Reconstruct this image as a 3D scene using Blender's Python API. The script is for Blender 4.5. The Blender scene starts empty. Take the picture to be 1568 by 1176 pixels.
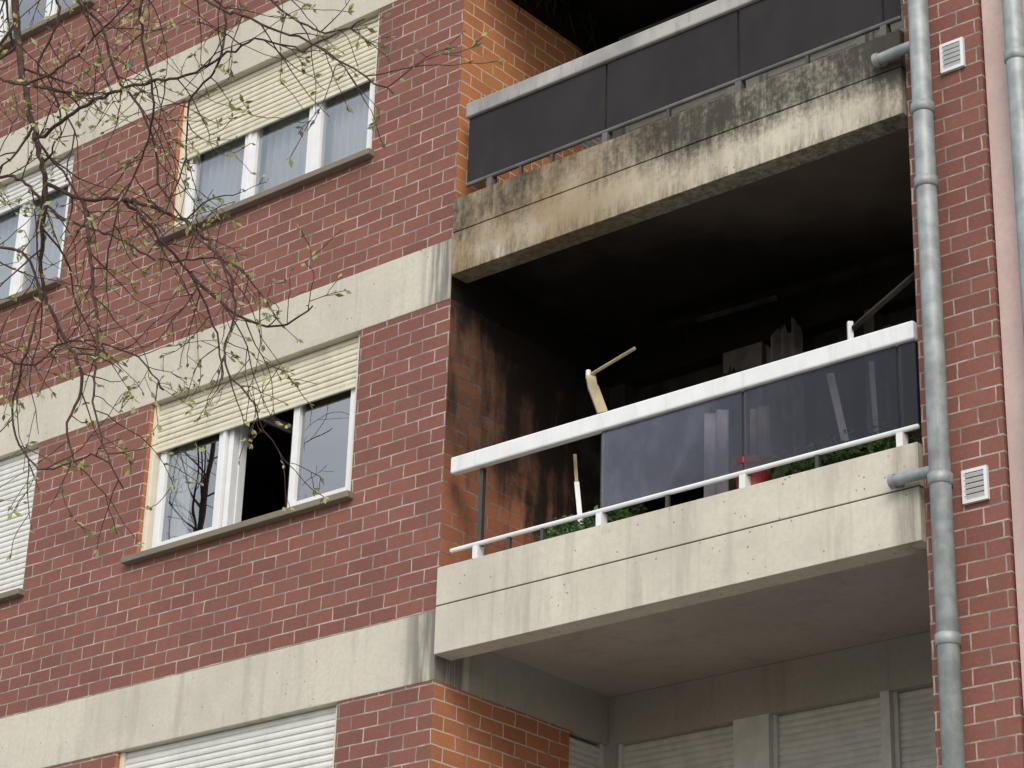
import bpy, math, random
from mathutils import Vector, Matrix
random.seed(7)
S=bpy.context.scene
# ---------------------------------------------------------------- node helpers
def newmat(name):
    m=bpy.data.materials.new(name); m.use_nodes=True
    nt=m.node_tree; b=nt.nodes["Principled BSDF"]
    return m,nt,b
def math_(nt,op,a,b=None,c=None,clamp=False):
    n=nt.nodes.new("ShaderNodeMath"); n.operation=op; n.use_clamp=clamp
    for i,v in enumerate((a,b,c)):
        if v is None: continue
        if isinstance(v,(int,float)): n.inputs[i].default_value=v
        else: nt.links.new(v,n.inputs[i])
    return n.outputs[0]
def mix(nt,fac,a,b,blend='MIX'):
    n=nt.nodes.new("ShaderNodeMix"); n.data_type='RGBA'; n.blend_type=blend
    for s,v in ((n.inputs[0],fac),(n.inputs[6],a),(n.inputs[7],b)):
        if isinstance(v,(int,float)): s.default_value=v
        elif isinstance(v,tuple): s.default_value=(v[0],v[1],v[2],1)
        else: nt.links.new(v,s)
    return n.outputs[2]
def noise(nt,vec,scale,detail=4,rough=.55,sc=None):
    if sc:
        mp=nt.nodes.new("ShaderNodeMapping"); mp.inputs['Scale'].default_value=sc
        nt.links.new(vec,mp.inputs[0]); vec=mp.outputs[0]
    n=nt.nodes.new("ShaderNodeTexNoise"); n.inputs['Scale'].default_value=scale
    n.inputs['Detail'].default_value=min(detail,4); n.inputs['Roughness'].default_value=rough
    nt.links.new(vec,n.inputs['Vector']); return n.outputs[0]
def ramp(nt,f,a,b,clamp=True):
    n=nt.nodes.new("ShaderNodeMapRange"); n.clamp=clamp; n.interpolation_type='SMOOTHSTEP'
    n.inputs[1].default_value=a; n.inputs[2].default_value=b
    nt.links.new(f,n.inputs[0]); return n.outputs[0]
def pos(nt):
    t=nt.nodes.new("ShaderNodeTexCoord"); s=nt.nodes.new("ShaderNodeSeparateXYZ")
    nt.links.new(t.outputs['Object'],s.inputs[0]); return t.outputs['Object'],s.outputs[0],s.outputs[1],s.outputs[2]
def bump(nt,b,h,strength=.4,dist=.01):
    n=nt.nodes.new("ShaderNodeBump"); n.inputs['Strength'].default_value=strength; n.inputs['Distance'].default_value=dist
    nt.links.new(h,n.inputs['Height']); nt.links.new(n.outputs[0],b.inputs['Normal'])

def brick_mat(name,c1,c2,mortar,soot=None,mthr=(.40,.66),mdark=.5):
    m,nt,b=newmat(name)
    P,x,y,z=pos(nt)
    wob=noise(nt,P,3,2)
    u=math_(nt,'ADD',x,y)
    cb=nt.nodes.new("ShaderNodeCombineXYZ")
    nt.links.new(math_(nt,'ADD',u,math_(nt,'MULTIPLY',noise(nt,P,7,2),.022)),cb.inputs[0])
    nt.links.new(math_(nt,'ADD',z,math_(nt,'MULTIPLY',wob,.014)),cb.inputs[1])
    br=nt.nodes.new("ShaderNodeTexBrick"); nt.links.new(cb.outputs[0],br.inputs['Vector'])
    br.inputs['Scale'].default_value=1; br.inputs['Brick Width'].default_value=.24; br.inputs['Row Height'].default_value=.1015
    br.inputs['Mortar Size'].default_value=.0055; br.inputs['Mortar Smooth'].default_value=.15
    br.inputs['Color1'].default_value=(*c1,1); br.inputs['Color2'].default_value=(*c2,1); br.inputs['Bias'].default_value=0
    n1=noise(nt,P,18,4,.7); n2=noise(nt,P,.9,3)
    col=mix(nt,math_(nt,'MULTIPLY',ramp(nt,n1,.35,.8),.40),br.outputs['Color'],(c1[0]*.6,c1[1]*.62,c1[2]*.7))
    n45=noise(nt,P,55,3,.7)
    col=mix(nt,math_(nt,'MULTIPLY',ramp(nt,n45,.5,.8),.40),col,tuple(min(1,v*1.6+.03) for v in c1))
    mc=mix(nt,ramp(nt,noise(nt,P,4.5,4,.75),*mthr),tuple(v*mdark for v in mortar),mortar)
    col=mix(nt,br.outputs['Fac'],col,mc)
    col=mix(nt,ramp(nt,n2,.3,.75),col,mix(nt,1.0,col,(.86,.86,.88),'MULTIPLY'))
    strk=noise(nt,P,1.0,4,.6,(5,5,.5))
    col=mix(nt,math_(nt,'MULTIPLY',ramp(nt,strk,.55,.8),.25),col,(.09,.07,.065))
    if soot: col=soot(nt,P,x,y,z,col)
    nt.links.new(col,b.inputs['Base Color']); b.inputs['Roughness'].default_value=.85
    b.inputs['Specular IOR Level'].default_value=.25
    h=math_(nt,'ADD',math_(nt,'MULTIPLY',br.outputs['Fac'],-1.0),math_(nt,'MULTIPLY',n45,.5))
    bump(nt,b,h,.6,.006)
    return m

def soot_side(nt,P,x,y,z,col):
    n=noise(nt,P,2.6,6,.65); ns=noise(nt,P,1.7,5,.65,(3.2,3.2,.6))
    f=math_(nt,'ADD',math_(nt,'MULTIPLY',y,.56),math_(nt,'MULTIPLY',math_(nt,'SUBTRACT',z,8.25),.24))
    f=math_(nt,'ADD',f,math_(nt,'MULTIPLY',ramp(nt,z,8.65,9.05),.35))
    f=math_(nt,'ADD',f,math_(nt,'MULTIPLY',math_(nt,'SUBTRACT',n,.5),1.5))
    f=math_(nt,'ADD',f,math_(nt,'MULTIPLY',math_(nt,'SUBTRACT',ns,.5),2.0))
    col=mix(nt,math_(nt,'MULTIPLY',ramp(nt,z,7.4,8.1),.85),col,mix(nt,1.0,col,(.29,.38,.45),'MULTIPLY'))
    return mix(nt,math_(nt,'MULTIPLY',ramp(nt,f,-.05,.68),.96),col,(.016,.012,.010))
def soot_up(nt,P,x,y,z,col):
    n=noise(nt,P,4,6,.7)
    f=math_(nt,'ADD',math_(nt,'MULTIPLY',math_(nt,'SUBTRACT',z,11.55),1.6),math_(nt,'MULTIPLY',y,.20))
    f=math_(nt,'ADD',f,math_(nt,'SUBTRACT',n,.5))
    return mix(nt,ramp(nt,f,.35,.7),col,(.02,.016,.013))

BRICK=brick_mat("brick_weathered",(.258,.108,.080),(.205,.086,.067),(.52,.44,.39))
BRICKX=brick_mat("brick_orange_lit",(.50,.20,.095),(.39,.15,.078),(.62,.50,.40),None,(.38,.5),.6)  # lit copy of the facade brick: warm reflected light put into the colour
BRICKS=brick_mat("brick_sooted",(.46,.18,.09),(.34,.13,.07),(.40,.32,.25),soot_side)  # base also carries painted warm light, with real soot over it
BRICKU=brick_mat("brick_orange_lit_sooted",(.62,.25,.10),(.47,.18,.08),(.70,.57,.44),soot_up,(.38,.5),.6)  # brightest lit copy, warm light painted into the brick, soot near the top

def concrete_mat(name,base=(.56,.51,.41),dirt=.5,soot=None,pits=.7,ends=False):
    m,nt,b=newmat(name); P,x,y,z=pos(nt)
    a=noise(nt,P,1.3,4,.6); f=noise(nt,P,30,4,.7); st=noise(nt,P,1,4,.65,(7,7,.55)); fs=noise(nt,P,1,4,.7,(26,26,1.6))
    col=mix(nt,ramp(nt,a,.3,.75),base,tuple(v*.80 for v in base))
    col=mix(nt,math_(nt,'MULTIPLY',ramp(nt,f,.3,.8),.5),col,tuple(v*.7 for v in base))
    col=mix(nt,math_(nt,'MULTIPLY',ramp(nt,st,.50,.75),dirt),col,(.21,.19,.16))
    col=mix(nt,math_(nt,'MULTIPLY',ramp(nt,fs,.55,.8),dirt*.6),col,(.16,.145,.12))
    if ends:
        e=math_(nt,'MULTIPLY',ramp(nt,x,-.34,-.12),ramp(nt,math_(nt,'ADD',st,math_(nt,'MULTIPLY',fs,.4)),.55,.80))
        inv=math_(nt,'SUBTRACT',1.0,ramp(nt,x,.0,.02))
        col=mix(nt,math_(nt,'MULTIPLY',math_(nt,'MULTIPLY',e,inv),.8),col,(.13,.12,.11))
        e2=math_(nt,'MULTIPLY',ramp(nt,x,3.46,3.60),ramp(nt,st,.3,.6))
        col=mix(nt,math_(nt,'MULTIPLY',e2,.7),col,(.15,.14,.12))
    pit=None
    if pits:
        v=nt.nodes.new("ShaderNodeTexVoronoi"); v.inputs['Scale'].default_value=16; nt.links.new(P,v.inputs['Vector'])
        pit=math_(nt,'SUBTRACT',1.0,ramp(nt,v.outputs['Distance'],.06,.14))
        pit=math_(nt,'MULTIPLY',pit,ramp(nt,noise(nt,P,6,2),.45,.57))
        col=mix(nt,math_(nt,'MULTIPLY',pit,pits),col,(.10,.09,.075))
    if soot: col=soot(nt,P,x,y,z,col)
    nt.links.new(col,b.inputs['Base Color']); b.inputs['Roughness'].default_value=.9
    b.inputs['Specular IOR Level'].default_value=.2
    bump(nt,b,math_(nt,'SUBTRACT',f,pit) if pit else f,.35,.006)
    return m
def soot_fascia(nt,P,x,y,z,col):
    st=noise(nt,P,1,7,.7,(2.2,2.2,1.3)); n=noise(nt,P,1.6,6,.65); fine=noise(nt,P,1,7,.8,(20,20,3)); n9=noise(nt,P,26,6,.75)
    brown=math_(nt,'MULTIPLY',math_(nt,'SUBTRACT',1.0,ramp(nt,x,.8,2.8)),ramp(nt,n,.15,.55))
    col=mix(nt,math_(nt,'MULTIPLY',brown,.85),col,(.29,.205,.115))
    top=ramp(nt,z,9.22,9.60)
    f=math_(nt,'ADD',math_(nt,'MULTIPLY',top,.42),math_(nt,'MULTIPLY',math_(nt,'SUBTRACT',st,.5),1.3))
    f=math_(nt,'ADD',f,math_(nt,'MULTIPLY',math_(nt,'SUBTRACT',fine,.5),1.0))
    f=math_(nt,'ADD',f,math_(nt,'MULTIPLY',math_(nt,'SUBTRACT',n9,.5),.8))
    f=math_(nt,'ADD',f,math_(nt,'MULTIPLY',math_(nt,'MULTIPLY',ramp(nt,x,1.0,2.2),ramp(nt,z,9.12,9.5)),.36))
    f=math_(nt,'ADD',f,math_(nt,'MULTIPLY',math_(nt,'SUBTRACT',1.0,ramp(nt,x,.0,.9)),.12))
    f=math_(nt,'ADD',f,math_(nt,'MULTIPLY',ramp(nt,x,3.0,3.6),.22))
    col=mix(nt,math_(nt,'MULTIPLY',ramp(nt,f,.02,.92),.94),col,(.036,.031,.026))
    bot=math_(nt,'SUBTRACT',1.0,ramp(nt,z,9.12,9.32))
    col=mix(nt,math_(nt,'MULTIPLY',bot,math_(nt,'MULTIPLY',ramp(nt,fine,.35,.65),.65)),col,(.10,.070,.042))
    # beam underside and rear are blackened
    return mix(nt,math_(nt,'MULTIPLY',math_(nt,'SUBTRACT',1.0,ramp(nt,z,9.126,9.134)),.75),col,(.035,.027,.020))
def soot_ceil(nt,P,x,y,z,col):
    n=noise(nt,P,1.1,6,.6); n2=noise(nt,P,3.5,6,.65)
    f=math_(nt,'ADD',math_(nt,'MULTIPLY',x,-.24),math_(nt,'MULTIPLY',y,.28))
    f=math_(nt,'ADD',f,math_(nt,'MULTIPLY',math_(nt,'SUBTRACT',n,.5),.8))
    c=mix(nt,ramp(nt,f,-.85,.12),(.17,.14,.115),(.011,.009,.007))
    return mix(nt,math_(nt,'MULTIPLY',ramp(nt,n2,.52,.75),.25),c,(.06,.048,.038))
CONC=concrete_mat("concrete_cream",(.62,.585,.495),dirt=.30,ends=True)
CONCF=concrete_mat("concrete_balcony",(.65,.615,.52),dirt=.34,ends=True)
CONCS=concrete_mat("concrete_smoke_stained",(.62,.57,.46),dirt=.4,soot=soot_fascia,ends=True)
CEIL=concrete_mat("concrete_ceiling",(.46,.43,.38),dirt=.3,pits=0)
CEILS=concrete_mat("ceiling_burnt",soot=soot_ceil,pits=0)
SILL=concrete_mat("sill_stone",(.24,.205,.16),dirt=.8)
PINK=concrete_mat("pink_render",(.64,.48,.44),dirt=.08,pits=0)

def plain(name,c,rough=.5,metal=0,var=.15,scale=6,spec=.5,bmp=0,dirt=None):
    m,nt,b=newmat(name); P,x,y,z=pos(nt)
    n=noise(nt,P,scale,3,.6)
    col=mix(nt,ramp(nt,n,.3,.7),tuple(v*(1-var) for v in c),tuple(min(1,v*(1+var*.4)) for v in c))
    if dirt:
        st=noise(nt,P,1,4,.7,(14,14,2)); col=mix(nt,math_(nt,'MULTIPLY',ramp(nt,st,.5,.75),dirt),col,(.06,.055,.05))
    nt.links.new(col,b.inputs['Base Color']); b.inputs['Roughness'].default_value=rough; b.inputs['Metallic'].default_value=metal
    b.inputs['Specular IOR Level'].default_value=spec
    if bmp: bump(nt,b,noise(nt,P,60,3),bmp,.003)
    return m
WHITE=plain("white_frame_paint",(.76,.77,.78),.35,var=.06)
CREAM=plain("cream_guide_paint",(.70,.65,.52),.45,var=.08)
SHUT=plain("shutter_cream",(.68,.64,.50),.5,var=.10,dirt=.16)
SHUTG=plain("shutter_grey",(.68,.67,.62),.55,var=.12,dirt=.10)
SHUTW=plain("shutter_white",(.70,.70,.66),.5,var=.08,dirt=.12)
ALUW=plain("white_aluminium",(.76,.77,.78),.4,var=.06,dirt=.14)
ALUS=plain("smoked_aluminium",(.38,.36,.34),.5,var=.35,scale=1.5,dirt=.4)
ALUD=plain("soot_dark_aluminium",(.13,.125,.12),.5,var=.4,scale=3,dirt=.4)
DARKM=plain("dark_steel",(.05,.048,.045),.5)
ZINC=plain("zinc_pipe",(.33,.36,.36),.55,.3,var=.25,scale=9,dirt=.3)
CHAR=plain("charred",(.016,.013,.011),.9,var=.5,spec=.1)
CHARG=plain("charred_grey",(.045,.038,.033),.9,var=.6,scale=4,spec=.1)
ASHC=plain("smoke_stained_curtain",(.16,.135,.125),.9,var=.6,scale=3)
ROOM=plain("room_wall",(.12,.11,.10),.9)
CURT=plain("sheer_curtain",(.88,.88,.85),.9,var=.04)
GREYC=plain("grey_smoked_fabric",(.42,.40,.41),.9,var=.35,scale=3)
AWN=plain("scorched_awning_arm",(.40,.33,.19),.6,var=.3,scale=5,dirt=.4)
RED=plain("red_pot_plastic",(.36,.045,.05),.45)
LEAFD=plain("box_plant_leaf",(.08,.17,.04),.6,var=.5,scale=9)
BARK=plain("bark",(.085,.052,.043),.9,var=.45,scale=25,spec=.2)
GRASS=plain("grass",(.07,.10,.035),.9,var=.4,scale=3)
PAVE=plain("paving",(.36,.345,.32),.9,var=.2,scale=5)
ASPH=plain("asphalt",(.05,.05,.052),.9,var=.2,scale=40)
m,nt,b=newmat("young_leaf"); P,x,y,z=pos(nt)
nt.links.new(mix(nt,ramp(nt,noise(nt,P,8,2),.35,.65),(.34,.36,.13),(.22,.20,.07)),b.inputs['Base Color']); b.inputs['Roughness'].default_value=.6
LEAF=m
def glass(name,tint,refl,transp,grough=.0,diff=(.035,.035,.038),k=1.0):
    m=bpy.data.materials.new(name); m.use_nodes=True; nt=m.node_tree; nt.nodes.clear()
    o=nt.nodes.new("ShaderNodeOutputMaterial")
    g=nt.nodes.new("ShaderNodeBsdfGlossy"); g.inputs['Roughness'].default_value=grough; g.inputs[0].default_value=(.97,.98,1,1)
    t=nt.nodes.new("ShaderNodeBsdfTransparent"); t.inputs[0].default_value=(*tint,1)
    d=nt.nodes.new("ShaderNodeBsdfDiffuse"); d.inputs[0].default_value=(*diff,1)
    tc=nt.nodes.new("ShaderNodeTexCoord")
    m1=nt.nodes.new("ShaderNodeMixShader"); m1.inputs[0].default_value=transp
    if transp<.9:
        nn=noise(nt,tc.outputs['Object'],1.5,4,.7,(1.5,1.5,.8))
        nt.links.new(math_(nt,'ADD',transp-.12,math_(nt,'MULTIPLY',ramp(nt,nn,.35,.65),.24)),m1.inputs[0])
    nt.links.new(d.outputs[0],m1.inputs[1]); nt.links.new(t.outputs[0],m1.inputs[2])
    m2=nt.nodes.new("ShaderNodeMixShader")
    lw=nt.nodes.new("ShaderNodeFresnel"); lw.inputs[0].default_value=1.5
    f=math_(nt,'ADD',math_(nt,'MULTIPLY',lw.outputs[0],k),refl,clamp=True)
    bp=nt.nodes.new("ShaderNodeBump"); bp.inputs['Strength'].default_value=.06; bp.inputs['Distance'].default_value=.02
    nt.links.new(noise(nt,tc.outputs['Object'],1.6,1),bp.inputs['Height']); nt.links.new(bp.outputs[0],g.inputs['Normal'])
    nt.links.new(f,m2.inputs[0]); nt.links.new(m1.outputs[0],m2.inputs[1]); nt.links.new(g.outputs[0],m2.inputs[2])
    nt.links.new(m2.outputs[0],o.inputs[0]); return m
GLASS=glass("window_glass",(.92,.94,.94),.24,1.0)
SMOKE=glass("smoked_glass",(.64,.63,.67),.0,.89,.03,(.035,.035,.045),.38)
SOOTG=glass("sooted_glass",(.12,.11,.10),.0,.15,.28,(.034,.030,.029),.30)

# ---------------------------------------------------------------- mesh helpers
def empty(name):
    e=bpy.data.objects.new(name,None); S.collection.objects.link(e); return e
def mesh(name,vs,fs,mats,parent=None,mi=None,smooth=False):
    me=bpy.data.meshes.new(name); me.from_pydata(vs,[],fs)
    for mm in (mats if isinstance(mats,list) else [mats]): me.materials.append(mm)
    if mi: 
        for p,i in zip(me.polygons,mi): p.material_index=i
    if smooth:
        for p in me.polygons: p.use_smooth=True
    me.update()
    o=bpy.data.objects.new(name,me); S.collection.objects.link(o)
    if parent: o.parent=parent
    return o
class MB:
    def __init__(s): s.v=[];s.f=[];s.m=[];s.mats=[]
    def mi(s,m):
        if m not in s.mats: s.mats.append(m)
        return s.mats.index(m)
    def box(s,x0,x1,y0,y1,z0,z1,mat,matx=None):
        n=len(s.v); s.v+=[(x,y,z) for x in (x0,x1) for y in (y0,y1) for z in (z0,z1)]
        a=s.mi(mat); c=s.mi(matx) if matx else a
        for f,q in (((0,1,3,2),c),((4,6,7,5),c),((0,4,5,1),a),((2,3,7,6),a),((0,2,6,4),a),((1,5,7,3),a)):
            s.f.append(tuple(n+i for i in f)); s.m.append(q)
    def obox(s,c,ax,hx,hy,hz,mat):
        n=len(s.v); c=Vector(c)
        for i in (-1,1):
            for j in (-1,1):
                for k in (-1,1): s.v.append(tuple(c+ax[0]*hx*i+ax[1]*hy*j+ax[2]*hz*k))
        for f in ((0,1,3,2),(4,6,7,5),(0,4,5,1),(2,3,7,6),(0,2,6,4),(1,5,7,3)):
            s.f.append(tuple(n+i for i in f)); s.m.append(s.mi(mat))
    def beam(s,a,b,w,h,mat):
        a=Vector(a);b=Vector(b);d=(b-a); L=d.length; d.normalize()
        u=d.orthogonal().normalized(); v=d.cross(u); s.obox((a+b)/2,(d,u,v),L/2,w/2,h/2,mat)
    def tube(s,pts,rad,mat,sides=5,cap=False):
        pts=[Vector(p) for p in pts]; n0=len(s.v); a=s.mi(mat)
        t=(pts[1]-pts[0]).normalized(); u=t.orthogonal().normalized()
        for i,p in enumerate(pts):
            t=(pts[min(i+1,len(pts)-1)]-pts[max(i-1,0)])
            t=t.normalized() if t.length>1e-9 else Vector((0,0,1))
            u=(u-t*u.dot(t)); u=u.normalized() if u.length>1e-6 else t.orthogonal().normalized(); w=t.cross(u)
            for k in range(sides):
                an=2*math.pi*k/sides; s.v.append(tuple(p+(u*math.cos(an)+w*math.sin(an))*rad[i]))
        for i in range(len(pts)-1):
            for k in range(sides):
                k2=(k+1)%sides; s.f.append((n0+i*sides+k,n0+i*sides+k2,n0+(i+1)*sides+k2,n0+(i+1)*sides+k)); s.m.append(a)
        if cap:
            s.f.append(tuple(n0+k for k in reversed(range(sides)))); s.m.append(a)
            e=n0+(len(pts)-1)*sides; s.f.append(tuple(e+k for k in range(sides))); s.m.append(a)
    def done(s,name,parent=None,bevel=0,smooth=False):
        o=mesh(name,s.v,s.f,s.mats,parent,s.m,smooth)
        if bevel:
            md=o.modifiers.new("bevel","BEVEL"); md.width=bevel; md.segments=2; md.limit_method='ANGLE'
        return o

# ---------------------------------------------------------------- the building
BLD=empty("brick_apartment_building")
BB=[3.45,6.205,8.975,11.71,14.47]; BH=.478
COLS=[(-3.10,-.87),(-6.66,-4.43),(-10.2,-7.97)]
XL=-12.0
walls=MB(); bands=MB(); sills=MB()
for k,B in enumerate(BB):
    lo=0 if k==0 else BB[k-1]+BH
    wb=B-1.262
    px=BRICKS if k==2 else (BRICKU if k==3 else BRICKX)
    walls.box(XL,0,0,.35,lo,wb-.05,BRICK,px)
    xs=[0]+[v for c in COLS for v in (c[1],c[0])]+[XL]
    for i in range(0,len(xs),2):
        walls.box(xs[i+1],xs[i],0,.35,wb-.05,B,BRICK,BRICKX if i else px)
    bands.box(XL,0,-.006,.35,B,B+BH,CONC,CONCS if k==3 else (CEILS if k==2 else CONC))
    for (a,c) in COLS:
        sills.box(a-.10,c+.035,-.065,.16,wb-.05,wb,SILL)
walls.box(XL,0,0,.35,BB[-1]+BH,16.9,BRICK); bands.box(XL-.05,4.22,-.05,.4,16.9,17.1,CONC)
walls.box(XL,XL+.3,.35,11.7,0,16.9,BRICK); walls.box(XL,4.2,11.7,12,0,16.9,BRICK)
walls.box(XL+.3,4.2,.4,11.7,16.6,16.88,CEIL)
walls.box(3.70,4.22,.0,2.2,0,16.9,BRICK); walls.box(3.70,4.22,2.2,11.7,0,16.6,BRICK)
walls.done("brick_walls",BLD)
bands.done("concrete_bands",BLD,.006)
sills.done("window_sills",BLD,.006)
rm=MB()
rm.box(XL+.3,3.7,5.0,5.1,0,16.6,ROOM)
for B in BB: rm.box(XL+.3,-.351,.351,5.0,B+.1,B+BH,ROOM)
for xx in (-.45,-4.0,-7.5): rm.box(xx-.05,xx+.05,.352,5.0,0,16.6,ROOM)
rm.done("interior_rooms",BLD)

def shutter(name,x0,x1,y,z0,z1,mat,parent,pitch=.047):
    vs=[];fs=[]; z=z1; prof=[]
    while z>z0+1e-4:
        zb=max(z-pitch,z0); h=z-zb; j=random.uniform(-.0015,.0015)
        prof+= [(y+.006,z),(y+.001+j,z-h*.10),(y-.004+j,z-h*.3),(y-.006+j,z-h*.55),(y-.003+j,z-h*.85),(y+.006,z-h*.93)]
        z=zb
    prof.append((y+.006,z0)); prof+=[(y-.008,z0),(y-.008,z0-.03),(y+.012,z0-.03)]
    for (yy,zz) in prof: vs+=[(x0,yy,zz),(x1,yy,zz)]
    for i in range(len(prof)-1): fs.append((2*i,2*i+2,2*i+3,2*i+1))
    return mesh(name,vs,fs,mat,parent)

def curtain(name,x0,x1,y,z0,z1,parent,amp=.02,wl=.07,mat=None):
    vs=[];fs=[]; n=int((x1-x0)/.008)
    for i in range(n+1):
        x=x0+(x1-x0)*i/n; yy=y+amp*math.sin(x/wl*2*math.pi+1.5*math.sin(x*5))
        vs+=[(x,yy,z0),(x,yy+.01,z1)]
    for i in range(n): fs.append((2*i,2*i+2,2*i+3,2*i+1))
    return mesh(name,vs,fs,mat or CURT,parent,smooth=True)

def window(x0,x1,wb,B,shut,openmid=False,curt='none',shmat=None):
    w=MB(); g=MB(); y0,y1=.10,.165
    w.box(x0+.002,x0+.05,.035,.099,wb+.001,B-.002,CREAM); w.box(x1-.05,x1-.002,.035,.099,wb+.001,B-.002,CREAM)
    w.box(x0+.002,x0+.075,y0,y1,wb+.001,B-.002,WHITE); w.box(x1-.075,x1-.002,y0,y1,wb+.001,B-.002,WHITE)
    w.box(x0+.075,x1-.075,y0,y1,wb+.001,wb+.06,WHITE); w.box(x0+.075,x1-.075,y0,y1,B-.16,B-.002,WHITE)
    W=x1-x0-.15; xa=x0+.075; t=.062; zb,zt=wb+.06,B-.16
    cuts=[xa,xa+W*.345,xa+W*.69,xa+W]
    for i in range(3):
        a,c=cuts[i]+.004,cuts[i+1]-.004
        if i==1 and openmid:
            hx=a+.02
            w.box(hx,hx+.05,.10,.16,zb,zt,WHITE)
            w.box(hx+.012,hx+.062,.165,.235,zb,zt,WHITE)
            w.box(hx+.012,hx+.062,.235,.72,zb,zb+t,WHITE); w.box(hx+.012,hx+.062,.235,.72,zt-t,zt,WHITE)
            w.box(hx+.012,hx+.062,.72,.785,zb,zt,WHITE)
            g.box(hx+.03,hx+.04,.235,.72,zb+t,zt-t,GLASS)
            continue
        w.box(a,a+t,y0-.018,y1-.01,zb,zt,WHITE); w.box(c-t,c,y0-.018,y1-.01,zb,zt,WHITE)
        w.box(a+t,c-t,y0-.018,y1-.01,zb,zb+t*.8,WHITE); w.box(a+t,c-t,y0-.018,y1-.01,zt-t,zt,WHITE)
        g.v+= [(a+t,.115,zb+t*.8),(c-t,.115,zb+t*.8),(c-t,.115,zt-t),(a+t,.115,zt-t)]; n=len(g.v)-4
        g.f.append((n,n+1,n+2,n+3)); g.m.append(g.mi(GLASS))
        if i<2: w.box(cuts[i+1]-.018,cuts[i+1]+.018,y0-.03,y1,zb,zt,WHITE)
        if curt=='all' or (curt=='left' and i==0):
            if curt=='left': curtain("curtain",a-.02,a+.22,.24,wb+.03,B-.1,BLD,.03,.09)
            else: curtain("curtain",a-.02,c+.02,.22+.02*i,wb+.03,B-.1,BLD,.028,.085)
    w.done("window_frame",BLD,.004); g.done("window_glass",BLD)
    shutter("roller_shutter",x0+.03,x1-.03,.06,max(shut,wb+.035),B-.002,shmat or SHUT,BLD)

for ci,(a,c) in enumerate(COLS):
    for k,B in enumerate(BB):
        wb=B-1.262
        shut={(0,1):0,(0,2):8.60,(0,3):11.18,(1,2):0,(1,3):11.46,(0,0):2.6,(0,4):0}.get((ci,k),B-.3 if (ci+k)%2 else 0)
        window(a,c,wb,B,shut,openmid=(ci,k)==(0,2),curt='all' if (ci,k)in((0,3),(1,3)) else ('left' if (ci,k)==(0,2) else 'none'),
               shmat=SHUTW if (ci==1 or k==1) else SHUT)

# ---------------------------------------------------------------- loggias
for k,B in enumerate(BB):
    lg=MB()
    fm=CONCS if k==2 else CONCF
    lg.box(.03,3.698,-.05,.12,B+.155,B+.482,fm)
    lg.box(.03,3.698,-.05,.12,B+.490,B+.755,fm)
    lg.box(.032,3.697,-.042,.118,B+.482,B+.490,CHARG)
    lg.done("balcony_fascia",BLD,.005)
    sl=MB()
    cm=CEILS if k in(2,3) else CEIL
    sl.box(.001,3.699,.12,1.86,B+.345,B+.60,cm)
    sl.box(-.35,0,.35,1.86,B,B+BH,cm)
    sl.box(.031,3.697,.12,.20,B+.30,B+.345,cm)
    sl.done("loggia_slab",BLD)
    lo=(BB[k-1]+BH) if k else 0
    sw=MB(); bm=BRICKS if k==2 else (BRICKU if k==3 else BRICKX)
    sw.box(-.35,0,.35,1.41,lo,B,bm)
    fr=CHARG if k in(2,) else SHUTG
    sw.box(-.10,-.04,1.41,1.45,lo,B,fr); sw.box(-.10,-.04,1.82,1.86,lo,B,fr)
    sw.box(-.35,-.101,1.41,1.86,lo,B,fr)
    sw.done("loggia_side_wall",BLD)
    if k!=2:
        vs=[];fs=[]; z=B-.02; prof=[]
        while z>lo: prof+=[(-.06,z),(-.045,z-.015),(-.045,z-.038),(-.06,z-.045)]; z-=.047
        for (xx,zz) in prof: vs+=[(xx,1.45,zz),(xx,1.82,zz)]
        for i in range(len(prof)-1): fs.append((2*i,2*i+1,2*i+3,2*i+2))
        mesh("side_shutter",vs,fs,SHUTG,BLD)
    bw=MB()
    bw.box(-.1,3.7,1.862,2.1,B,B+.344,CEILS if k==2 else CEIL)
    if k!=2:
        bw.box(-.1,.05,1.862,2.1,lo,B,CEIL)
        for (p,q) in ((1.07,1.36),(2.23,2.30)): bw.box(p,q,1.85,2.1,lo,B,SHUTG)
        for (p,q) in ((.05,1.07),(1.36,2.23),(2.30,3.7)):
            shutter("loggia_shutter",p,q,1.93,lo+.1,B-.002,SHUTG,BLD)
            bw.box(p,p+.03,1.90,1.96,lo,B,SHUTG); bw.box(q-.03,q,1.90,1.96,lo,B,SHUTG)
    else:
        for (p,q,mm) in ((-.1,.10,CHARG),(1.0,1.34,ASHC),(2.2,2.28,ASHC),(3.55,3.7,CHARG)): bw.box(p,q,1.863,2.08,lo,B,mm)
        for (p,q) in ((.10,1.0),(1.34,2.2),(2.28,3.55)):
            bw.box(p,q,2.0,2.04,B-.10,B-.001,CHARG)
            bw.box(p,p+.06,1.98,2.04,lo,B-.1,ASHC if p>2 else CHARG)
            if p>1: bw.box(q-.07,q,1.97,2.03,lo,B-.1,ASHC)
        bw.box(2.28,3.55,1.98,2.03,8.05,8.11,ASHC)
        bw.box(.1,3.6,4.0,4.1,lo,B+.3,CHAR); bw.box(.1,3.6,2.1,4,B+.05,B+.3,CHAR)
        bw.box(-.3,-.2,2.1,4,lo,B,CHAR)
    bw.done("loggia_back_wall",BLD)

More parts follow.
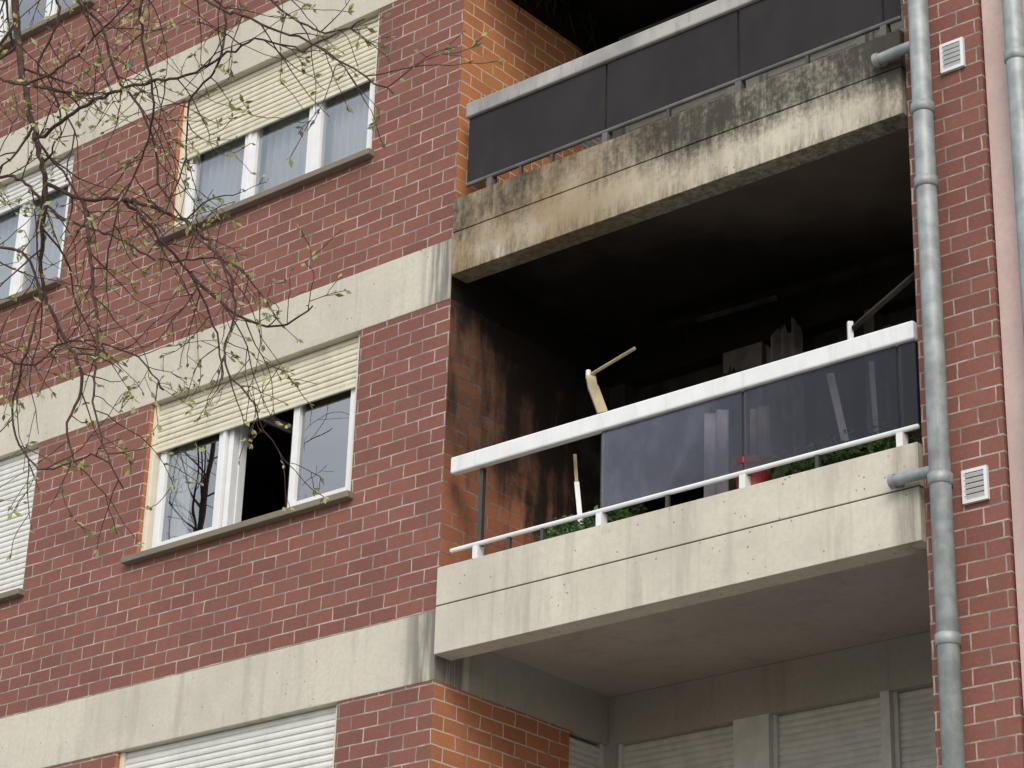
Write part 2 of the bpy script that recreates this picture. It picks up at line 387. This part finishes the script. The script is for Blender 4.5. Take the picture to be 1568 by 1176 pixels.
fx=MB()
fx.tube([(.55,1.6,9.2),(1.6,1.6,9.17),(2.6,1.6,9.14),(3.55,1.6,9.17)],[.05,.045,.055,.05],CHAR,10,True)
fx.beam((1.0,1.55,9.13),(1.7,1.55,9.11),.05,.04,CHARG)
for i in range(5):
    xx=.9+i*.5+random.uniform(-.1,.1)
    fx.tube([(xx,1.6,9.12),(xx+.03,1.58,8.98),(xx+random.uniform(-.12,.12),1.56,8.95-random.uniform(.05,.2))],[.014,.010,.004],CHAR,5)
fx.done("charred_awning_tube",BLD)
def rag(x0,x1,y,z0,z1,mat):
    vs=[];fs=[]; n=int((x1-x0)/.01); rr=random.Random(int(x0*100)); e=0
    for i in range(n+1):
        x=x0+(x1-x0)*i/n; e=e*.8+rr.gauss(0,.03)
        yy=y+.03*math.sin(x/.1*6.283+2*math.sin(x*4)); vs+=[(x,yy,z0),(x,yy,z1+e)]
    for i in range(n): fs.append((2*i,2*i+2,2*i+3,2*i+1))
    mesh("burnt_curtain",vs,fs,mat,BLD,smooth=True)
rag(.95,1.25,1.7,7.0,8.7,CHARG); rag(1.42,1.75,1.8,7.0,8.95,ASHC); rag(1.85,2.1,1.8,7.0,8.8,CHARG); rag(2.5,2.75,1.7,7,8.7,CHARG); rag(2.95,3.4,1.8,7,8.85,ASHC)
db=MB(); rr=random.Random(4)
for i in range(26):
    yy=rr.uniform(.5,1.5); zz=12.0; xx=rr.uniform(.01,.10)
    L=rr.uniform(.1,.4); db.tube([(xx,yy,zz),(xx+rr.uniform(-.01,.06),yy+rr.uniform(-.06,.06),zz-L*.5),(xx+rr.uniform(0,.08),yy+rr.uniform(-.1,.1),zz-L)],[.012,.008,.003],CHARG,4)
db.done("scorched_debris",BLD)

AW=empty("broken_awning_arm")
aw=MB()
aw.beam((1.47,.2,8.26),(1.11,.2,8.17),.030,.020,AWN); aw.beam((1.10,.2,8.165),(1.125,.2,8.05),.065,.03,AWN)
aw.beam((1.125,.2,8.07),(1.21,.2,7.86),.070,.03,AWN)
aw.tube([(1.09,.19,8.2),(1.09,.19,8.14)],[.018,.018],ALUW,8,True)
aw.done("arm",AW,.004)
AW2=empty("broken_awning_arm.001")
aw=MB()
aw.beam((3.62,.2,8.18),(3.14,.2,7.93),.05,.03,CHARG); aw.beam((3.12,.2,7.98),(3.12,.2,7.82),.035,.03,ALUW)
aw.beam((3.60,.2,8.17),(3.66,1.3,8.9),.04,.03,CHAR)
aw.done("arm",AW2,.003)
st=MB()
st.beam((1.02,.15,7.60),(1.07,.15,7.10),.022,.006,AWN); st.beam((1.04,.15,7.40),(1.08,.15,7.10),.032,.006,CURT)
st.beam((3.03,.10,7.62),(3.13,.10,7.12),.045,.012,CURT); st.beam((3.32,.10,7.62),(3.34,.1,7.12),.03,.01,CURT)
st.done("scorched_strips",AW2)
curtain("smoked_fabric",1.96,2.14,.30,7.0,7.70,BLD,.02,.09,GREYC); curtain("smoked_fabric",2.2,2.42,.36,7.0,7.68,BLD,.02,.09,ASHC)

# ---------------------------------------------------------------- railings
def railing(base,name,missing,gm,rm,posts_mat,lowm):
    R=empty(name)
    r=MB()
    r.box(.10,3.70,-.045,.015,base+.655,base+.775,rm)
    r.box(.108,3.695,-.030,.0,base+.095,base+.125,lowm)
    r.done("handrail_and_bottom_rail",R,.012)
    p=MB()
    for x in (.34,1.37,2.47,3.57):
        p.box(x-.016,x+.016,.003,.035,base+.02,base+.655,posts_mat)
        p.box(x-.022,x+.022,-.032,.03,base+.008,base+.094,lowm)
    for x in (.62,.9,1.9,3.0):
        p.box(x-.012,x+.012,-.025,-.003,base+.005,base+.094,posts_mat)
    p.done("posts",R)
    for i,(a,c) in enumerate(((.12,1.362),(1.378,2.462),(2.478,3.562),(3.578,3.69))):
        if i in missing: continue
        g=MB(); g.box(a,c,-.018,-.010,base+.126,base+.654,gm); g.done("glass_panel",R)
    return R
railing(BB[1]+.755,"balcony_railing",[0],SMOKE,ALUW,DARKM,ALUW)
railing(BB[2]+.745,"balcony_railing.001",[],SOOTG,ALUS,DARKM,ALUD)
railing(BB[3]+.755,"balcony_railing.002",[],SMOKE,ALUS,DARKM,ALUW)
railing(BB[0]+.755,"balcony_railing.003",[],SMOKE,ALUW,DARKM,ALUW)

def planter(name,x0,x1,z,y0=.16,h=.13):
    P=empty(name); p=MB()
    p.box(x0,x1,y0,y0+.16,z-.16,z-.01,CHARG); p.done("box",P,.01)
    l=MB()
    for i in range(int((x1-x0)*900)):
        c=Vector((random.uniform(x0,x1),y0+random.uniform(-.12,.15),z+random.uniform(-.06,h)*random.random()+.02))
        d=Vector((random.gauss(0,1),random.gauss(0,1),random.gauss(0,.6))).normalized(); u=d.orthogonal().normalized(); s_=random.uniform(.012,.026)
        n=len(l.v); l.v+=[tuple(c-d*s_),tuple(c+u*s_*.6),tuple(c+d*s_),tuple(c-u*s_*.6)]; l.f.append((n,n+1,n+2,n+3)); l.m.append(l.mi(LEAFD))
    l.done("foliage",P)
zt=BB[1]+.755
planter("flower_box",.80,1.55,zt+.06,.12,.12); planter("flower_box.001",2.62,3.6,zt+.09,.12,.17)
POT=empty("red_flower_pot"); p=MB()
p.tube([(2.45,.12,zt-.02),(2.45,.12,zt+.18),(2.45,.12,zt+.18),(2.45,.12,zt+.22),(2.45,.12,zt+.22),(2.45,.12,zt+.06)],[.09,.12,.135,.135,.12,.09],RED,24)
p.done("pot",POT)

# ---------------------------------------------------------------- downpipes, vents
def downpipe(name,x,y,r,joints,ztop=16.9):
    D=empty(name); d=MB()
    d.tube([(x,y,0),(x,y,ztop)],[r,r],ZINC,28,True)
    for j in joints:
        d.tube([(x,y,j-.035),(x,y,j-.03),(x,y,j+.03),(x,y,j+.035)],[r+.002,r+.010,r+.010,r+.002],ZINC,28)
        d.box(x-.012,x+.012,y+r,.002,j-.01,j+.01,ZINC)
    o=d.done("pipe",D)
    for pl in o.data.polygons:
        if len(pl.vertices)==4: pl.use_smooth=True
    return D
D=downpipe("rain_downpipe",3.875,-.12,.062,[9.06,8.55,6.66,5.72,3.9,1.5,11.6])
for zz in (9.53,6.73):
    e=MB(); e.tube([(3.56,-.10,zz+.0),(3.68,-.11,zz),(3.83,-.12,zz-.005)],[.034,.034,.034],ZINC,18,True)
    e.tube([(3.545,-.10,zz),(3.575,-.101,zz)],[.044,.044],ZINC,18,True)
    e.tube([(3.58,-.05,zz),(3.58,-.1,zz)],[.03,.03],ZINC,14)
    e.done("drain_spout",D)
downpipe("rain_downpipe.001",4.50,-.10,.06,[9.2,6.4])
for i,(zc) in enumerate((9.425,6.625)):
    V=empty("wall_vent" if i==0 else "wall_vent.001"); v=MB()
    x0,x1,z0,z1=3.955,4.115,zc-.10,zc+.10
    v.box(x0,x1,-.016,.0-.002,z0,z1,WHITE)
    v.box(x0+.02,x1-.02,-.018,-.0165,z0+.02,z1-.02,CHARG)
    for j in range(5): 
        zz=z0+.035+j*.032; v.obox(((x0+x1)/2,-.022,zz),(Vector((1,0,0)),Vector((0,.8,.6)),Vector((0,-.6,.8))),.062,.003,.011,WHITE)
    for q in (x0,x1-.02): v.box(q,q+.02,-.026,-.016,z0,z1,WHITE)
    v.box(x0+.02,x1-.02,-.026,-.016,z0,z0+.02,WHITE); v.box(x0+.02,x1-.02,-.026,-.016,z1-.02,z1,WHITE)
    v.done("louvre",V)
PB=empty("pink_rendered_building"); p=MB()
p.box(4.232,14,.02,12,0,16.2,PINK); p.box(4.232,14.1,-.03,12,16.2,16.4,CONC)
for k in range(5):
    for xx in (6.0,9.0,12.0):
        z0=1.2+k*2.9; p.box(xx,xx+1.2,-.004,.03,z0,z0+1.4,WHITE); p.box(xx+.08,xx+.56,-.008,.0,z0+.08,z0+1.32,GLASS); p.box(xx+.64,xx+1.12,-.008,.0,z0+.08,z0+1.32,GLASS)
p.done("walls",PB)

# ---------------------------------------------------------------- trees
class Tree:
    def __init__(s,name,seed=5): s.name=name; s.w=MB(); s.l=MB(); s.rnd=random.Random(seed)
    def leaf(s,p,d,size):
        r=s.rnd
        for i in range(r.choice((1,2,3,3))):
            dd=(d+Vector((r.gauss(0,.7),r.gauss(0,.7),r.gauss(.1,.6)))).normalized(); u=dd.cross(Vector((r.gauss(0,1),r.gauss(0,1),r.gauss(0,1)))).normalized()
            L=size*r.uniform(.6,1.3); c=Vector(p)
            n=len(s.l.v); s.l.v+=[tuple(c),tuple(c+dd*L*.5+u*L*.22),tuple(c+dd*L),tuple(c+dd*L*.5-u*L*.22)]
            s.l.f.append((n,n+1,n+2,n+3)); s.l.m.append(s.l.mi(LEAF))
    def twig(s,p,d,L,r0,lvl,droop=.25,leaves=True,den=1.0):
        r=s.rnd; n=max(4,int(L/.055)) if leaves else max(4,int(L/.14)); pts=[Vector(p)]; d=d.normalized(); step=L/n
        for i in range(n):
            d=(d+Vector((r.gauss(0,.14),r.gauss(0,.14),r.gauss(0,.14)-droop*.16+(.10 if i>n*.7 else 0)))).normalized(); pts.append(pts[-1]+d*step)
        s.w.tube(pts,[max(.0016 if leaves else .004,r0*(1-.6*i/n)) for i in range(n+1)],BARK,4 if lvl else 3)
        for i in range(1,n+1):
            if lvl>0 and r.random()<(.22 if lvl>1 else .16)*den:
                t=(pts[i]-pts[i-1]).normalized(); side=t.cross(Vector((r.gauss(0,1),r.gauss(0,1),r.gauss(0,1)))).normalized()
                s.twig(pts[i],t*.75+side*r.uniform(.5,.9),L*r.uniform(.25,.55),r0*(1-.6*i/n)*.75,lvl-1,droop,leaves,den)
            if leaves and r.random()<.17: s.leaf(pts[i],(pts[i]-pts[i-1]).normalized(),.027)
        if leaves and r.random()<.85: s.leaf(pts[-1],d,.037)
        return pts
    def limb(s,pts,r0,r1,spawn=.16,lv=2,L=(.3,.8),leaves=True,droop=.35,sides=7,den=1.0):
        r=s.rnd; P=[Vector(p) for p in pts]; out=[]
        for i in range(len(P)-1):
            a=P[max(i-1,0)];b=P[i];c=P[i+1];e=P[min(i+2,len(P)-1)]; m=max(2,int((c-b).length/(.05 if leaves else .3)))
            for j in range(m):
                t=j/m; out.append(.5*((2*b)+(-a+c)*t+(2*a-5*b+4*c-e)*t*t+(-a+3*b-3*c+e)*t**3)+Vector((r.gauss(0,.005),r.gauss(0,.005),r.gauss(0,.005))))
        out.append(P[-1]); n=len(out)-1
        s.w.tube(out,[r0+(r1-r0)*(i/n) for i in range(n+1)],BARK,sides)
        acc=0
        for i in range(1,n+1):
            acc+=(out[i]-out[i-1]).length
            if acc>spawn*r.uniform(.6,1.4):
                acc=0; t=(out[i]-out[i-1]).normalized(); side=t.cross(Vector((r.gauss(0,1),r.gauss(0,1),r.gauss(0,1)))).normalized()
                s.twig(out[i],t*.6+side*r.uniform(.5,1.),r.uniform(*L),max(.0030,(r0+(r1-r0)*i/n)*.5),lv,droop,leaves,den)
        return out
    def done(s):
        E=empty(s.name); s.w.done("trunk_and_branches",E,smooth=True)
        if s.l.v: s.l.done("young_leaves",E)
T=Tree("budding_tree")
T.limb([(.15,-5,0),(.22,-5.02,2.5),(.18,-5,5),(.25,-5,7.2),(.2,-5,8.8),(.24,-5,9.1)],.19,.08,.9,2,(.3,.6),sides=12)
T.limb([(.25,-5,8.1),(.85,-5,8.9),(1.25,-5,8.95),(1.41,-5,8.5),(1.5,-5,8.23),(1.57,-5,7.97),(1.74,-5,7.5),(1.94,-5,7.04),(1.83,-4.9,6.82),(1.74,-4.8,6.66),(1.81,-4.7,6.39)],.032,.008,.15)
T.limb([(.22,-5,8.7),(1.0,-5.1,9.3),(2.2,-5.2,9.1),(3.2,-5.4,8.6),(4.0,-5.5,8.1),(4.8,-5.5,7.6)],.05,.012,.3,2,(.3,.6))
L_=[
 [(1.94,-5,7.04),(2.11,-4.9,6.93),(2.28,-4.8,6.92),(2.49,-4.7,6.66),(2.56,-4.6,6.53),(2.66,-4.5,6.28),(2.74,-4.5,5.98)],
 [(2.11,-4.9,6.93),(2.36,-5,6.46),(2.58,-5.1,6.02),(2.73,-5.2,5.62),(2.9,-5.2,5.28)],
 [(1.9,-5.2,9.1),(2.22,-5.3,7.99),(2.61,-5.3,7.49),(2.63,-5.2,7.27),(2.79,-5.1,7.0),(2.78,-5,6.75),(3.07,-5,6.38),(3.41,-5,6.1)],
 [(2.8,-5.3,8.85),(3.11,-5.5,7.52),(3.04,-5.4,7.19),(3.04,-5.3,6.93),(2.87,-5.2,6.75),(2.75,-5.2,6.53),(2.58,-5.1,6.34)],
 [(2.4,-5.2,9.0),(2.61,-4.8,8.1),(2.76,-4.7,7.8),(2.74,-4.7,7.53),(2.45,-4.6,7.49),(2.34,-4.5,7.27),(2.24,-4.5,7.01)],
 [(3.3,-5.4,8.55),(3.55,-5.6,7.26),(3.94,-5.6,6.86),(4.14,-5.5,6.74),(4.29,-5.4,6.62),(4.49,-5.3,6.45)],
 [(1.8,-5,7.4),(1.98,-5.1,7.22),(2.43,-5.2,7.19),(2.91,-5.3,7.07),(3.41,-5.4,6.90),(3.88,-5.5,6.83),(4.19,-5.5,6.65)],
 [(.22,-4.95,7.2),(.69,-4.60,7.55),(1.12,-4.60,7.52),(1.54,-4.60,7.16),(1.96,-4.60,6.92),(2.25,-4.50,6.73),(2.67,-4.50,6.61),(2.95,-4.50,6.35)],
 [(.22,-5,6.0),(1.1,-5.3,6.4),(1.79,-5.30,6.48),(2.16,-5.30,6.50),(2.26,-5.20,6.31),(2.22,-5.20,6.00),(2.05,-5.10,5.76),(2.28,-5.10,5.46),(2.67,-5.10,5.43),(2.74,-5.00,5.29)],
 [(2.28,-4.80,6.92),(2.79,-4.90,6.63),(3.23,-5.00,6.23),(3.34,-5.00,5.95),(3.42,-5.10,5.65),(3.62,-5.10,5.42)],
 [(2.56,-4.60,6.53),(2.90,-4.60,6.23),(3.09,-4.50,6.15),(3.29,-4.50,6.19)],
 [(.25,-5,7.0),(.8,-5.1,7.7),(1.41,-5.20,7.78),(1.91,-5.20,7.49),(2.29,-5.20,7.49),(2.72,-5.30,7.52),(3.00,-5.30,7.65)],
 [(.2,-5,6.1),(.6,-4.8,6.5),(1.15,-4.80,6.52),(1.69,-4.80,6.23),(2.01,-4.80,6.27),(2.32,-4.70,6.16),(2.58,-4.70,5.90)],
 [(1.0,-5,9.1),(.91,-4.50,8.98),(1.20,-4.50,8.53),(1.09,-4.50,8.21),(1.29,-4.40,7.87),(1.30,-4.40,7.52)],
 [(3.9,-5.5,8.15),(3.32,-5.00,7.72),(3.42,-5.00,7.46),(3.77,-5.00,7.16),(4.00,-5.00,7.14)],
 [(1.81,-4.7,6.39),(2.0,-4.7,6.1),(2.05,-4.8,5.8),(2.2,-4.8,5.55)],
]
for i,l in enumerate(L_): T.limb(l,.0105,.0033,.105,2,(.18,.6))
T.done()

def bare(name,base,H,seed):
    t=Tree(name,seed); r=t.rnd; b=Vector(base)
    tr=[b,b+Vector((.1,0,H*.3)),b+Vector((-.1,.2,H*.6)),b+Vector((.1,0,H*.95))]
    t.limb(tr,.22,.02,5,0,(.1,.2),False,0,9)
    for i in range(38):
        f=r.uniform(.25,.92); p=b+Vector((0,.05,H*f)); a=r.uniform(0,6.283); L=H*(1-f)*.55+.9
        d=Vector((math.cos(a),math.sin(a),r.uniform(.5,1.1))).normalized()
        pts=[p+d*L*q+Vector((0,0,.25*q*q)) for q in (0,.33,.66,1)]
        t.limb(pts,.030*(1-f)+.012,.007,.36,2,(.6,1.5),False,-.05,5,1.3)
    t.done()
bare("bare_tree",(-15.6,-11.5,0),17.2,3)

# ---------------------------------------------------------------- ground
def sheet(name,x0,x1,y0,y1,z,mat): return mesh(name,[(x0,y0,z),(x1,y0,z),(x1,y1,z),(x0,y1,z)],[(0,1,2,3)],mat)
sheet("ground",-600,600,-600,600,0,GRASS)
pv=MB(); pv.box(-30,30,-14,-1.5,-.1,.12,PAVE); pv.done("pavement",None,.01)
sheet("road",-300,300,-22,-14.1,.004,ASPH)

# ---------------------------------------------------------------- light, world, camera
S.world=bpy.data.worlds.new("World"); S.world.use_nodes=True; nt=S.world.node_tree
bg=nt.nodes["Background"]; sky=nt.nodes.new("ShaderNodeTexSky"); sky.sky_type='NISHITA'; sky.sun_disc=False
az=Vector((.62,-.78)); az.normalize(); EL=math.radians(38)
sd=Vector((az.x*math.cos(EL),az.y*math.cos(EL),math.sin(EL)))
sky.sun_elevation=EL; sky.sun_rotation=math.atan2(az.x,az.y); sky.dust_density=2.5; sky.air_density=1.0
tc=nt.nodes.new("ShaderNodeTexCoord")
cl=ramp(nt,noise(nt,tc.outputs['Generated'],2.2,4,.6,(1,1,2.0)),.30,.72)
veil=mix(nt,math_(nt,'ADD',.30,math_(nt,'MULTIPLY',cl,.5)),sky.outputs[0],(9.4,9.7,10.1))
nt.links.new(veil,bg.inputs[0]); bg.inputs[1].default_value=.15
sl=bpy.data.lights.new("sun","SUN"); sl.energy=1.8; sl.angle=math.radians(28); sl.color=(1,.94,.85)
so=bpy.data.objects.new("sun",sl); S.collection.objects.link(so); so.rotation_euler=(-sd).to_track_quat('-Z','Y').to_euler()

cam=bpy.data.cameras.new("camera"); co=bpy.data.objects.new("camera",cam); S.collection.objects.link(co)
cam.sensor_width=36; cam.lens=84.11; cam.clip_end=2000; cam.clip_start=.1
R=Vector((.7662,.6420,.0294)); Dn=Vector((-.2423,.3309,-.9120)); F=Vector((-.5952,.6917,.4090))
M=Matrix((( R.x,-Dn.x,-F.x),(R.y,-Dn.y,-F.y),(R.z,-Dn.z,-F.z))).to_4x4(); M.translation=Vector((10.14,-11.1,1.6))
co.matrix_world=M; S.camera=co
S.view_settings.view_transform='Standard'; S.view_settings.look='None'; S.view_settings.exposure=0
